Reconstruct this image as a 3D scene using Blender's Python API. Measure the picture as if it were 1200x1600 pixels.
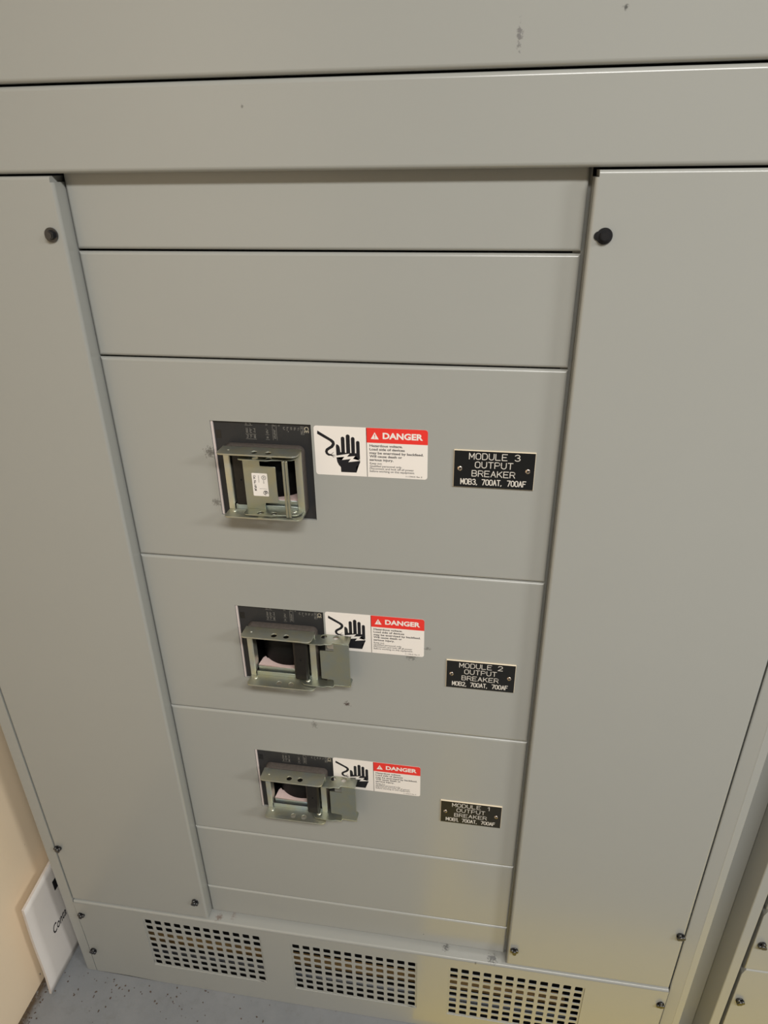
import bpy, bmesh, math, random
from math import radians as R, pi, sin, cos
from mathutils import Vector, Matrix

for o in list(bpy.data.objects): bpy.data.objects.remove(o)
SC = bpy.context.scene
COL = SC.collection

# ------------------------------------------------------------------ camera
cam_d = bpy.data.cameras.new('camera'); cam = bpy.data.objects.new('camera', cam_d); COL.objects.link(cam)
cam.location = (0.07497, -0.76, 1.54267)
cam.rotation_euler = (R(62.6048), R(0.80568), R(8.92817))
cam_d.sensor_fit = 'VERTICAL'; cam_d.sensor_height = 24.0; cam_d.sensor_width = 18.0
cam_d.lens = 24.0 * 1088.268 / 1600.0
cam_d.clip_start = 0.01
SC.camera = cam

# ------------------------------------------------------------------ world, lamps, exposure
W = bpy.data.worlds.new('room_fill'); SC.world = W; W.use_nodes = True
W.node_tree.nodes['Background'].inputs[0].default_value = (0.80, 0.80, 0.78, 1)
W.node_tree.nodes['Background'].inputs[1].default_value = 0.01
SC.view_settings.view_transform = 'Standard'; SC.view_settings.look = 'None'
SC.view_settings.gamma = 1.0; SC.view_settings.use_curve_mapping = False
SC.view_settings.exposure = 0.0

LAMPS = [  # x, y, z, size x, size y, watts : the fluorescent panels in the ceiling
    (0.58, -1.50, 2.66, 1.15, 0.28, 57.0, 'ceiling_light'),
    (2.70, -1.60, 2.66, 1.15, 0.28, 73.0, 'ceiling_light'),
]
LIGHT_COL = (1.0, 0.985, 0.95)
for x, y, z, sx, sy, w, n in LAMPS:
    ld = bpy.data.lights.new('lamp_tube', 'AREA'); ld.shape = 'RECTANGLE'; ld.size = sx; ld.size_y = sy
    ld.energy = w; ld.color = LIGHT_COL
    lo = bpy.data.objects.new('lamp_tube', ld); COL.objects.link(lo); lo.location = (x, y, z)

# ------------------------------------------------------------------ helpers
def meta(o, label=None, cat=None, group=None, kind=None):
    if label: o['label'] = label
    if cat: o['category'] = cat
    if group: o['group'] = group
    if kind: o['kind'] = kind
    return o

def thing(name, label, cat, loc=(0, 0, 0), group=None):
    o = bpy.data.objects.new(name, None); COL.objects.link(o); o.location = loc
    o.empty_display_size = 0.05
    return meta(o, label, cat, group)

def put(name, me, mat, parent=None, origin=(0, 0, 0)):
    """link a mesh whose vertices are in world space; origin = where its origin goes"""
    o = bpy.data.objects.new(name, me); COL.objects.link(o)
    if mat is not None and not me.materials: me.materials.append(mat)
    org = Vector(origin)
    if org.length: me.transform(Matrix.Translation(-org))
    wp = Vector((0, 0, 0)); p = parent
    while p is not None: wp += p.location; p = p.parent
    o.parent = parent
    o.location = org - wp
    return o

def mitres(bm):
    """keep the shading of two rounded edges apart where they meet at a corner"""
    for e in bm.edges:
        if len(e.link_faces) == 2 and all(f.smooth for f in e.link_faces):
            n, m = e.link_faces[0].normal, e.link_faces[1].normal
            for i, j in ((0, 2), (2, 0)):
                if abs(n[i]) < 1e-3 and abs(m[j]) < 1e-3 and abs(n[j]) > 1e-3 and abs(m[i]) > 1e-3: e.smooth = False

def bm_obj(name, bm, mat, parent=None, origin=(0, 0, 0)):
    me = bpy.data.meshes.new(name); bmesh.ops.recalc_face_normals(bm, faces=bm.faces); mitres(bm)
    bm.to_mesh(me); bm.free()
    return put(name, me, mat, parent, origin)

def bx(bm, x0, x1, y0, y1, z0, z1, rot=None):
    ret = bmesh.ops.create_cube(bm, size=1.0)['verts']
    for v in ret:
        v.co = Vector(((x0 + x1) / 2 + v.co.x * (x1 - x0), (y0 + y1) / 2 + v.co.y * (y1 - y0), (z0 + z1) / 2 + v.co.z * (z1 - z0)))
    return ret

def bevel_box(bm, x0, x1, y0, y1, z0, z1, r, seg=4, which='front'):
    """box with rounded edges: front = the four edges of the face towards -Y, all = every edge"""
    vs = bx(bm, x0, x1, y0, y1, z0, z1)
    es = set()
    for v in vs:
        for e in v.link_edges:
            a, b = e.verts
            if which == 'all': es.add(e)
            elif which == 'front' and abs(a.co.y - y0) < 1e-6 and abs(b.co.y - y0) < 1e-6: es.add(e)
            elif which == 'top' and abs(a.co.y - y0) < 1e-6 and abs(b.co.y - y0) < 1e-6 and abs(a.co.z - z1) < 1e-6 and abs(b.co.z - z1) < 1e-6: es.add(e)
    big = {f for v in vs for f in v.link_faces}
    res = bmesh.ops.bevel(bm, geom=list(es), offset=r, segments=seg, profile=0.5, affect='EDGES')
    for f in res['faces']: f.smooth = True

def pan(name, x0, x1, z0, z1, y0, y1, r, mat, parent, which='front'):
    bm = bmesh.new(); bevel_box(bm, x0, x1, y0, y1, z0, z1, r, 5, which)
    return bm_obj(name, bm, mat, parent)

def cyl(bm, r, h, loc, axis='Y', seg=24, r2=None):
    m = {'Y': Matrix.Rotation(pi / 2, 4, 'X'), 'Z': Matrix.Identity(4), 'X': Matrix.Rotation(pi / 2, 4, 'Y')}[axis]
    res = bmesh.ops.create_cone(bm, cap_ends=True, segments=seg, radius1=r, radius2=r if r2 is None else r2, depth=h, matrix=Matrix.Translation(loc) @ m)
    for v in res['verts']:
        for f in v.link_faces:
            if len(f.verts) == 4: f.smooth = True

def poly_plate(outer, holes, thick, plane='XY', at=0.0, bevel=0.0):
    """flat plate cut from a polygon with holes; returns a mesh in world space.
    plane XY: outline (x,y), thickness centred on z=at ; plane XZ: outline (x,z), thickness centred on y=at"""
    cu = bpy.data.curves.new('outline', 'CURVE'); cu.dimensions = '2D'; cu.fill_mode = 'BOTH'
    for k, pts in enumerate([outer] + list(holes)):
        s = cu.splines.new('POLY'); s.points.add(len(pts) - 1); s.use_cyclic_u = True
        for i, (a, b) in enumerate(pts): s.points[i].co = (a, b, 0, 1)
    cu.extrude = max(thick / 2 - bevel, 1e-5); cu.bevel_depth = bevel; cu.bevel_resolution = 1
    cu.offset = -bevel
    tmp = bpy.data.objects.new('outline', cu); COL.objects.link(tmp)
    dg = bpy.context.evaluated_depsgraph_get(); dg.update()
    me = bpy.data.meshes.new_from_object(tmp.evaluated_get(dg))
    bpy.data.objects.remove(tmp); bpy.data.curves.remove(cu)
    if plane == 'XZ': me.transform(Matrix.Rotation(pi / 2, 4, 'X')); me.transform(Matrix.Translation((0, at, 0)))
    else: me.transform(Matrix.Translation((0, 0, at)))
    me.materials.clear()
    return me

def circ(cx, cy, r, n=20):
    return [(cx + r * cos(2 * pi * i / n), cy + r * sin(2 * pi * i / n)) for i in range(n)]

def rrect(x0, x1, z0, z1, r, n=6, corners=(1, 1, 1, 1)):
    """corners: bottom-left, bottom-right, top-right, top-left"""
    out = []
    for k, (cx, cz, a0) in enumerate([(x0 + r, z0 + r, pi), (x1 - r, z0 + r, 1.5 * pi), (x1 - r, z1 - r, 0), (x0 + r, z1 - r, .5 * pi)]):
        if corners[k]:
            for i in range(n + 1):
                a = a0 + (pi / 2) * i / n; out.append((cx + r * cos(a), cz + r * sin(a)))
        else:
            out.append([(x0, z0), (x1, z0), (x1, z1), (x0, z1)][k])
    return out

def join_meshes(name, mes):
    bm = bmesh.new()
    for m in mes: bm.from_mesh(m); bpy.data.meshes.remove(m)
    out = bpy.data.meshes.new(name); bm.to_mesh(out); bm.free(); return out

# ------------------------------------------------------------------ materials
def new_mat(name):
    m = bpy.data.materials.new(name); m.use_nodes = True
    return m, m.node_tree, m.node_tree.nodes['Principled BSDF']

def mat(name, col, rough=0.5, metal=0.0, spec=0.5, bump=0.0, bscale=400.0, var=0.0, vscale=30.0, coat=0.0):
    m, nt, b = new_mat(name); N = nt.nodes; L = nt.links
    b.inputs['Base Color'].default_value = (*col, 1); b.inputs['Roughness'].default_value = rough
    b.inputs['Metallic'].default_value = metal; b.inputs['Specular IOR Level'].default_value = spec
    b.inputs['Coat Weight'].default_value = coat
    g = N.new('ShaderNodeNewGeometry')
    if var:
        n = N.new('ShaderNodeTexNoise'); n.inputs['Scale'].default_value = vscale; n.inputs['Detail'].default_value = 5
        L.new(g.outputs['Position'], n.inputs['Vector'])
        mx = N.new('ShaderNodeMix'); mx.data_type = 'RGBA'
        mx.inputs[6].default_value = (*[c * (1 - var) for c in col], 1); mx.inputs[7].default_value = (*[min(1, c * (1 + var)) for c in col], 1)
        L.new(n.outputs['Fac'], mx.inputs[0]); L.new(mx.outputs[2], b.inputs['Base Color'])
    if bump:
        n = N.new('ShaderNodeTexNoise'); n.inputs['Scale'].default_value = bscale; n.inputs['Detail'].default_value = 3
        L.new(g.outputs['Position'], n.inputs['Vector'])
        bp = N.new('ShaderNodeBump'); bp.inputs['Strength'].default_value = bump; bp.inputs['Distance'].default_value = 0.0005
        L.new(n.outputs['Fac'], bp.inputs['Height']); L.new(bp.outputs['Normal'], b.inputs['Normal'])
    return m

def stains(m, spots):
    """smudges and rust marks: spots (x, y, z, rx, rz, colour, strength) at fixed places on the thing"""
    nt = m.node_tree; N = nt.nodes; L = nt.links; b = N['Principled BSDF']
    inp = b.inputs['Base Color']
    src = inp.links[0].from_socket if inp.links else None
    g = N.new('ShaderNodeNewGeometry')
    no = N.new('ShaderNodeTexNoise'); no.inputs['Scale'].default_value = 320; no.inputs['Detail'].default_value = 6; no.inputs['Roughness'].default_value = .7
    L.new(g.outputs['Position'], no.inputs['Vector'])
    for (x, y, z, rx, rz, col, s) in spots:
        ry = .004 if x < -.78 else .02
        sub = N.new('ShaderNodeVectorMath'); sub.operation = 'SUBTRACT'; L.new(g.outputs['Position'], sub.inputs[0]); sub.inputs[1].default_value = (x, y, z)
        sc = N.new('ShaderNodeVectorMath'); sc.operation = 'MULTIPLY'; L.new(sub.outputs[0], sc.inputs[0]); sc.inputs[1].default_value = (1 / rx, 1 / ry, 1 / rz)
        ln = N.new('ShaderNodeVectorMath'); ln.operation = 'LENGTH'; L.new(sc.outputs[0], ln.inputs[0])
        a = N.new('ShaderNodeMapRange'); a.inputs[1].default_value = 1.0; a.inputs[2].default_value = 0.0; a.inputs[3].default_value = -0.26; a.inputs[4].default_value = 0.24
        L.new(ln.outputs['Value'], a.inputs[0])
        ad = N.new('ShaderNodeMath'); ad.operation = 'ADD'; L.new(a.outputs[0], ad.inputs[0]); L.new(no.outputs['Fac'], ad.inputs[1])
        th = N.new('ShaderNodeMapRange'); th.inputs[1].default_value = 0.52; th.inputs[2].default_value = 0.66; th.inputs[3].default_value = 0; th.inputs[4].default_value = s
        L.new(ad.outputs[0], th.inputs[0])
        mx = N.new('ShaderNodeMix'); mx.data_type = 'RGBA'; L.new(th.outputs[0], mx.inputs[0])
        if src: L.new(src, mx.inputs[6])
        else: mx.inputs[6].default_value = inp.default_value
        mx.inputs[7].default_value = (*col, 1); src = mx.outputs[2]
    L.new(src, inp)

PAINT = (0.344, 0.347, 0.324)
M_paint = mat('grey_satin_paint', PAINT, rough=0.24, spec=0.5, bump=0.02, bscale=700, var=0.015, vscale=9)
stains(M_paint, [
    (-.276, .019, 1.205, .019, .018, (.06, .055, .05), .7), (-.277, .019, 1.133, .015, .012, (.07, .065, .055), .6),
    (-.017, .019, .904, .020, .013, (.10, .095, .085), .6), (.006, .019, .921, .011, .006, (.10, .095, .085), .55),
    (-.1145, .019, .803, .011, .011, (.05, .022, .016), .85), (-.168, .019, .754, .010, .017, (.09, .085, .075), .5),
    (.080, -.001, 1.632, .006, .022, (.16, .155, .155), .8), (.169, -.001, 1.650, .006, .004, (.05, .05, .05), .8),
    (-.185, -.001, 1.584, .003, .004, (.09, .09, .085), .6),
    (-.386, .010, .236, .015, .012, (.12, .05, .03), .6), (-.36, .017, .237, .012, .006, (.14, .06, .04), .4),
    (.135, .010, .236, .022, .02, (.07, .07, .07), .8), (.05, .018, .236, .014, .008, (.06, .06, .06), .7),
    (.105, -.002, .232, .004, .008, (.10, .10, .10), .7), (.008, .019, .262, .003, .003, (.06, .06, .06), .7),
])
M_dark = mat('black_gap', (0.012, 0.012, 0.012), rough=0.9, spec=0.1)  # black that paints shade into panel gaps and small recesses
M_screw = mat('black_screw_steel', (0.016, 0.016, 0.018), rough=0.25, spec=0.8)
M_face = mat('black_breaker_plastic', (0.028, 0.028, 0.029), rough=0.45, spec=0.3, bump=.15, bscale=900)
M_dust = mat('dusty_brown_plastic', (0.088, 0.074, 0.065), rough=0.8, spec=0.25, var=.35, vscale=260, bump=.4, bscale=900)
M_black = mat('glossy_black_plastic', (0.008, 0.008, 0.008), rough=0.22, spec=0.5)
M_matblack = mat('matt_black_plastic', (0.006, 0.006, 0.006), rough=0.6, spec=0.15)
M_handle = mat('brown_black_handle', (0.014, 0.012, 0.010), rough=0.30, spec=0.3, var=.3, vscale=150)
M_marks = mat('faded_print', (0.22, 0.21, 0.19), rough=0.6)
M_ce = mat('pale_print', (0.50, 0.45, 0.34), rough=0.6)
M_white = mat('white_label_vinyl', (0.84, 0.79, 0.74), rough=0.38, spec=0.4)
M_whiteedge = mat('white_trim', (0.62, 0.55, 0.53), rough=0.4)
M_blackink = mat('black_ink', (0.010, 0.010, 0.014), rough=0.4, spec=0.4)
M_red = mat('red_ink', (0.80, 0.040, 0.030), rough=0.38, spec=0.4)
M_engr = mat('engraved_core', (0.66, 0.62, 0.56), rough=0.6)
M_plate = mat('black_nameplate_plastic', (0.010, 0.010, 0.010), rough=0.30, spec=0.4)
M_plateedge = mat('cream_nameplate_core', (0.72, 0.62, 0.46), rough=0.5)
M_chrome = mat('brass_chrome_screw', (0.66, 0.56, 0.48), rough=0.25, metal=1.0)
M_pad = mat('pink_pad', (0.62, 0.47, 0.44), rough=0.8, var=.12, vscale=500, bump=.3)
M_copper = mat('copper_bar', (0.62, 0.40, 0.17), rough=0.4, metal=.5, var=.5, vscale=40)
M_greycon = mat('grey_conduit', (0.16, 0.17, 0.19), rough=0.5, var=.3, vscale=30)
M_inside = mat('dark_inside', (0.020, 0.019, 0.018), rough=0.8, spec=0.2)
M_lampbox = mat('lamp_housing', (0.7, 0.7, 0.68), rough=0.5)
M_reflector = mat('yellow_reflector', (0.88, 0.64, 0.03), rough=0.5)  # for the unseen strips added to give the panels a yellow reflection

def zinc(name, tint, rough):
    m, nt, b = new_mat(name); N = nt.nodes; L = nt.links
    g = N.new('ShaderNodeNewGeometry')
    n = N.new('ShaderNodeTexNoise'); n.inputs['Scale'].default_value = 55; n.inputs['Detail'].default_value = 4
    L.new(g.outputs['Position'], n.inputs['Vector'])
    cr = N.new('ShaderNodeValToRGB'); L.new(n.outputs['Fac'], cr.inputs[0])
    cr.color_ramp.elements[0].position = .3; cr.color_ramp.elements[0].color = (tint[0] * .92, tint[1] * .98, tint[2] * 1.05, 1)
    cr.color_ramp.elements[1].position = .7; cr.color_ramp.elements[1].color = (tint[0] * 1.05, tint[1] * 1.02, tint[2] * .86, 1)
    L.new(cr.outputs[0], b.inputs['Base Color'])
    n2 = N.new('ShaderNodeTexNoise'); n2.inputs['Scale'].default_value = 420; n2.inputs['Detail'].default_value = 5
    L.new(g.outputs['Position'], n2.inputs['Vector'])
    mr = N.new('ShaderNodeMapRange'); mr.inputs[3].default_value = rough - .1; mr.inputs[4].default_value = rough + .16
    L.new(n2.outputs['Fac'], mr.inputs[0]); L.new(mr.outputs[0], b.inputs['Roughness'])
    bp = N.new('ShaderNodeBump'); bp.inputs['Strength'].default_value = .25; bp.inputs['Distance'].default_value = .0004
    L.new(n2.outputs['Fac'], bp.inputs['Height']); L.new(bp.outputs['Normal'], b.inputs['Normal'])
    b.inputs['Metallic'].default_value = 0.92
    return m
M_zinc = zinc('zinc_plated_steel', (0.66, 0.66, 0.585), .38)
M_zincblue = zinc('bluish_zinc_steel', (0.50, 0.55, 0.55), .34)
M_hasp = zinc('dull_zinc_steel', (0.43, 0.445, 0.39), .32)
M_zplate = zinc('dusty_zinc_plate', (0.47, 0.465, 0.405), .42)

def wall_mat():
    m = mat('beige_wall_paint', (0.90, 0.735, 0.53), rough=0.62, spec=.3, bump=.25, bscale=60, var=.04, vscale=7)
    stains(m, [(-.79, -.035, .022, .02, .008, (.20, .20, .19), .9), (-.79, .04, .33, .02, .002, (.2, .13, .08), .7),
               (-.79, -.06, .33, .02, .002, (.3, .2, .12), .6)])
    return m
M_wall = wall_mat()

def floor_mat():
    m, nt, b = new_mat('grey_epoxy_floor'); N = nt.nodes; L = nt.links
    g = N.new('ShaderNodeNewGeometry'); P = g.outputs['Position']
    def noise(sc, det=4, rough=.6):
        n = N.new('ShaderNodeTexNoise'); n.inputs['Scale'].default_value = sc; n.inputs['Detail'].default_value = det; n.inputs['Roughness'].default_value = rough
        L.new(P, n.inputs['Vector']); return n.outputs['Fac']
    def rng(s, a, b_, c=0., d=1.):
        r = N.new('ShaderNodeMapRange'); L.new(s, r.inputs[0]); r.inputs[1].default_value = a; r.inputs[2].default_value = b_; r.inputs[3].default_value = c; r.inputs[4].default_value = d; return r.outputs[0]
    def mixc(f, a, b_):
        mx = N.new('ShaderNodeMix'); mx.data_type = 'RGBA'; L.new(f, mx.inputs[0])
        if isinstance(a, tuple): mx.inputs[6].default_value = (*a, 1)
        else: L.new(a, mx.inputs[6])
        mx.inputs[7].default_value = (*b_, 1); return mx.outputs[2]
    def mul(a, b_):
        q = N.new('ShaderNodeMath'); q.operation = 'MULTIPLY'; L.new(a, q.inputs[0]); L.new(b_, q.inputs[1]); return q.outputs[0]
    c = mixc(rng(noise(6), .35, .65), (0.190, 0.200, 0.210), (0.225, 0.232, 0.240))
    c = mixc(rng(noise(45, 6, .7), .52, .72, 0, .35), c, (0.145, 0.145, 0.14))
    # crumbs of dirt trodden into the paint
    vo = N.new('ShaderNodeTexVoronoi'); vo.inputs['Scale'].default_value = 62; L.new(P, vo.inputs['Vector'])
    dot = rng(vo.outputs['Distance'], .10, .16, 1, 0)
    c = mixc(mul(dot, rng(noise(14, 2), .56, .66, 0, .8)), c, (0.07, 0.052, 0.04))
    # brown dirt line where floor and left wall meet
    sx = N.new('ShaderNodeSeparateXYZ'); L.new(P, sx.inputs[0])
    edge = rng(sx.outputs['X'], -.783, -.768, 1, 0)
    c = mixc(mul(edge, rng(noise(90, 5, .7), .30, .48)), c, (0.075, 0.052, 0.032))
    L.new(c, b.inputs['Base Color'])
    L.new(rng(noise(30), .3, .7, .35, .55), b.inputs['Roughness'])
    bp = N.new('ShaderNodeBump'); bp.inputs['Strength'].default_value = .35; bp.inputs['Distance'].default_value = .002
    L.new(noise(70, 5), bp.inputs['Height']); L.new(bp.outputs['Normal'], b.inputs['Normal'])
    return m
M_floor = floor_mat()
M_ceil = mat('ceiling_grey', (0.25, 0.25, 0.235), rough=0.8)
M_far = mat('dull_wall_paint', (0.13, 0.12, 0.10), rough=0.8)
M_box = mat('white_cardboard', (0.76, 0.715, 0.67), rough=0.7, bump=.2, bscale=50, var=.05, vscale=14)
M_boxedge = mat('cardboard_edge', (0.64, 0.57, 0.51), rough=0.8, var=.1, vscale=80)

# ------------------------------------------------------------------ room shell
XW = -.79
def slab(name, x0, x1, y0, y1, z0, z1, m):
    bm = bmesh.new(); bx(bm, x0, x1, y0, y1, z0, z1); o = bm_obj(name, bm, m); meta(o, kind='structure'); return o
slab('floor', XW - .1, 5.0, -4.3, 1.3, -.1, 0, M_floor)
slab('ceiling', XW - .1, 5.0, -4.3, 1.3, 2.80, 2.9, M_ceil)
slab('wall_left', XW - .1, XW, -4.3, 1.3, 0, 2.80, M_wall)
slab('wall_right', 4.9, 5.0, -4.3, 1.3, 0, 2.80, M_far)
slab('wall_rear', XW, 4.9, -4.3, -4.2, 0, 2.80, M_far)
slab('wall_front', XW, 4.9, 1.2, 1.3, 0, 2.80, M_wall)

# ------------------------------------------------------------------ the switchgear cabinet
D = .0193          # the middle panels sit this far behind the side covers
LX0, LX1 = -.6850, -.4040
RX0, RX1 = .1598, .4392
ZV = .236          # top of the vented kick panel
ZC0, ZC1 = .2425, 1.5240
cab = thing('switchgear_cabinet', 'tall grey painted steel switchgear cabinet with three breaker modules and vents at the floor', 'electrical cabinet', (-.12, .3, 0))

# body behind the covers: open sheet-metal box
bm = bmesh.new()
bx(bm, -.705, -.695, .012, .60, .002, 2.15); bx(bm, .466, .4755, .012, .60, .002, 2.15)
bx(bm, -.695, .466, .59, .60, .002, 2.15); bx(bm, -.695, .466, .012, .59, 2.14, 2.15); bx(bm, -.695, .466, .03, .59, .002, .006)
bm_obj('body', bm, M_paint, cab)
# black sheet just behind the seams, painting in the shade of the inside
_w = [[(-.258, zt - .125), (-.150, zt - .125), (-.150, zt - .026), (-.258, zt - .026)] for zt in (1.2474, .9684, .6866)]
lin = put('gap_shade_sheet', poly_plate([(-.694, .240), (.465, .240), (.465, 2.13), (-.694, 2.13)], _w, .0016, 'XZ', .0345), M_dark, cab); lin['label'] = 'black sheet standing in for the shade seen through the panel gaps'
# holes are cut in the sheet by leaving the windows to the breakers, which stand in front of it

# corner posts
def post_profile(name, pts, z0, z1, foot=False):
    bm = bmesh.new()
    lo = [bm.verts.new((x, y, z0)) for x, y in pts]; hi = [bm.verts.new((x, y, z1)) for x, y in pts]
    n = len(pts)
    for i in range(n):
        f = bm.faces.new((lo[i], lo[(i + 1) % n], hi[(i + 1) % n], hi[i]))
    bm.faces.new(lo[::-1]); bm.faces.new(hi)
    return bm_obj(name, bm, M_paint, cab)
post_profile('corner_post', [(-.7085, .030), (-.7085, .002), (-.7075, .0004), (-.7055, .0), (-.6865, .0), (-.6865, .030)], .001, 2.13)
rp = [(.4430, .032), (.4430, .0060), (.4442, .0052), (.4620, .0025), (.4635, .0020), (.4650, .0024), (.4745, .0040), (.4762, .0060), (.4765, .012), (.4765, .032)]
post_profile('corner_post', rp, .001, 2.13)

# stile closing the joint right of the middle panels, and the strip between this cabinet and the next
bm = bmesh.new(); bx(bm, .148, .1597, .0266, .0280, ZV + .004, 1.53); bm_obj('stile', bm, M_paint, cab)
bm = bmesh.new(); bx(bm, .4768, .5214, .0500, .0515, .003, 2.10); bm_obj('filler_strip', bm, M_paint, cab)
# header and upper door
pan('header_panel', -.708, .476, 1.5262, 1.6065, 0, .030, .0045, M_paint, cab)
pan('upper_door', -.706, .474, 1.6088, 2.12, -.0012, .030, .0042, M_paint, cab)

# side covers with a corner relief at the top
def cover_clean(x0, x1, notch_right):
    """one closed sheet-metal pan: outline with notch, front edges rounded"""
    n = .0035; h = .0062
    if notch_right: out = [(x0, ZC0), (x1, ZC0), (x1, ZC1 - h), (x1 - n, ZC1 - h), (x1 - n, ZC1), (x0, ZC1)]
    else: out = [(x0, ZC0), (x1, ZC0), (x1, ZC1), (x0 + n, ZC1), (x0 + n, ZC1 - h), (x0, ZC1 - h)]
    bm = bmesh.new()
    f = [bm.verts.new((x, 0, z)) for x, z in out]; b = [bm.verts.new((x, .0315, z)) for x, z in out]
    k = len(out)
    ff = bm.faces.new(f); bm.faces.new(b[::-1])
    for i in range(k): bm.faces.new((f[i], b[i], b[(i + 1) % k], f[(i + 1) % k]))
    bm.normal_update()
    es = [e for e in ff.edges if e.calc_length() > .008]
    res = bmesh.ops.bevel(bm, geom=es, offset=.0036, segments=6, profile=.5, affect='EDGES')
    for q in res['faces']: q.smooth = True
    return bm
coverL = bm_obj('side_cover', cover_clean(LX0, LX1, True), M_paint, cab)
coverR = bm_obj('side_cover', cover_clean(RX0, RX1, False), M_paint, cab)

# middle panels
PX0, PX1 = -.4030, .1562
S = [1.4460, 1.3240, 1.0430, .7630, .4800, .3155]
def mid(name, z0, z1): return pan(name, PX0, PX1, z0, z1, D, .0262, .0036, M_paint, cab)
mid('blank_panel', S[0] + .0022, 1.5300)
mid('blank_panel', S[1] + .0020, S[0])
WZ = 1.2474; WX0, WX1, WH = -.2720, -.1424, .1323
DZ = [0, -.2790, -.5608]                 # window tops of modules 3, 2, 1
def breaker_panel(z0, z1, wz):
    """pan with a rectangular opening for the breaker"""
    bm = bmesh.new(); bevel_box(bm, PX0, PX1, D, .0262, z0, z1, .0036, 5, 'front')
    # replace the flat front by a frame of four quads round the opening, and line the opening
    front = max((f for f in bm.faces if abs(f.normal.y) > .99 and f.calc_center_median().y < D + .001), key=lambda f: f.calc_area())
    back = max((f for f in bm.faces if abs(f.normal.y) > .99 and f.calc_center_median().y > .025), key=lambda f: f.calc_area())
    wv = []
    for face, y in ((front, D), (back, .0262)):
        vs = sorted(face.verts, key=lambda v: (v.co.z, v.co.x)); bl, br = sorted(vs[:2], key=lambda v: v.co.x); tl, tr = sorted(vs[2:], key=lambda v: v.co.x)
        bm.faces.remove(face)
        q = [bm.verts.new((x, y, z)) for x, z in ((WX0, wz - WH), (WX1, wz - WH), (WX1, wz), (WX0, wz))]
        o = [bl, br, tr, tl]
        for i in range(4): bm.faces.new((o[i], o[(i + 1) % 4], q[(i + 1) % 4], q[i]))
        wv.append(q)
    for i in range(4): bm.faces.new((wv[0][i], wv[0][(i + 1) % 4], wv[1][(i + 1) % 4], wv[1][i]))
    return bm_obj('breaker_panel', bm, M_paint, cab)
for i in range(3):
    breaker_panel(S[i + 2] + .0009, S[i + 1], WZ + DZ[i])
mid('blank_panel', S[5] + .0009, S[4])
mid('blank_panel', ZV + .0048, S[5])

# vented kick panel: a folded sheet, three fields of 12 x 8 square holes
VENTS = [(-.5398, -.3058, .0640, .2108), (-.2412, -.0046, .0596, .2033), (.0606, .2980, .0570, .2055)]
def vent_panel(x0, x1, z1, vents, yf=0.0):
    bm = bmesh.new(); T = .0016; hw = .0137; rc = .0022
    def quad(a, b, c, d): 
        if b - a > 1e-5 and d - c > 1e-5: bm.faces.new([bm.verts.new(p) for p in ((a, yf, c), (b, yf, c), (b, yf, d), (a, yf, d))])
    zt = z1 - .0030
    xs = x0
    for (a, b, c, d) in vents:
        px = (b - a - hw) / 11; pz = (d - c - hw) / 7
        ca, cb = a - (px - hw) / 2, b + (px - hw) / 2; cc, cd = c - (pz - hw) / 2, d + (pz - hw) / 2
        quad(xs, ca, .001, zt); quad(ca, cb, .001, cc); quad(ca, cb, cd, zt); xs = cb
        for i in range(12):
            for j in range(8):
                hx, hz = a + i * px, c + j * pz
                hole = rrect(hx, hx + hw, hz, hz + hw, rc, 2)
                cell = [(hx - (px - hw) / 2, hz - (pz - hw) / 2), (hx + hw + (px - hw) / 2, hz - (pz - hw) / 2), (hx + hw + (px - hw) / 2, hz + hw + (pz - hw) / 2), (hx - (px - hw) / 2, hz + hw + (pz - hw) / 2)]
                H = [bm.verts.new((x, yf, z)) for x, z in hole]; Cc = [bm.verts.new((x, yf, z)) for x, z in cell]
                for k in range(4):      # corner k: 3 hole verts 3k..3k+2
                    h0, h1, h2, h3 = H[3 * k], H[3 * k + 1], H[3 * k + 2], H[(3 * k + 3) % 12]
                    bm.faces.new((Cc[k], h1, h0)); bm.faces.new((Cc[k], h2, h1)); bm.faces.new((Cc[k], Cc[(k + 1) % 4], h3, h2))
    quad(xs, x1, .001, zt)
    bmesh.ops.remove_doubles(bm, verts=bm.verts, dist=2e-5)
    # fold the top back into a ledge
    prof = [(yf, zt)] + [(yf + .0030 - .0030 * cos(a), zt + .0030 * sin(a)) for a in [pi / 10 * k for k in range(1, 6)]] + [(yf + .0315, z1)]
    for k in range(len(prof) - 1):
        (ya, za), (yb, zb) = prof[k], prof[k + 1]
        f = bm.faces.new([bm.verts.new(p) for p in ((x0, ya, za), (x1, ya, za), (x1, yb, zb), (x0, yb, zb))])
        if k < len(prof) - 2: f.smooth = True
    bmesh.ops.remove_doubles(bm, verts=bm.verts, dist=2e-5)
    bmesh.ops.recalc_face_normals(bm, faces=bm.faces)
    r = bmesh.ops.solidify(bm, geom=bm.faces[:], thickness=T)
    return bm
bmv = vent_panel(LX0, RX1 + .0008, ZV, VENTS)
vp = bm_obj('vent_panel', bmv, M_paint, cab)
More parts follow.
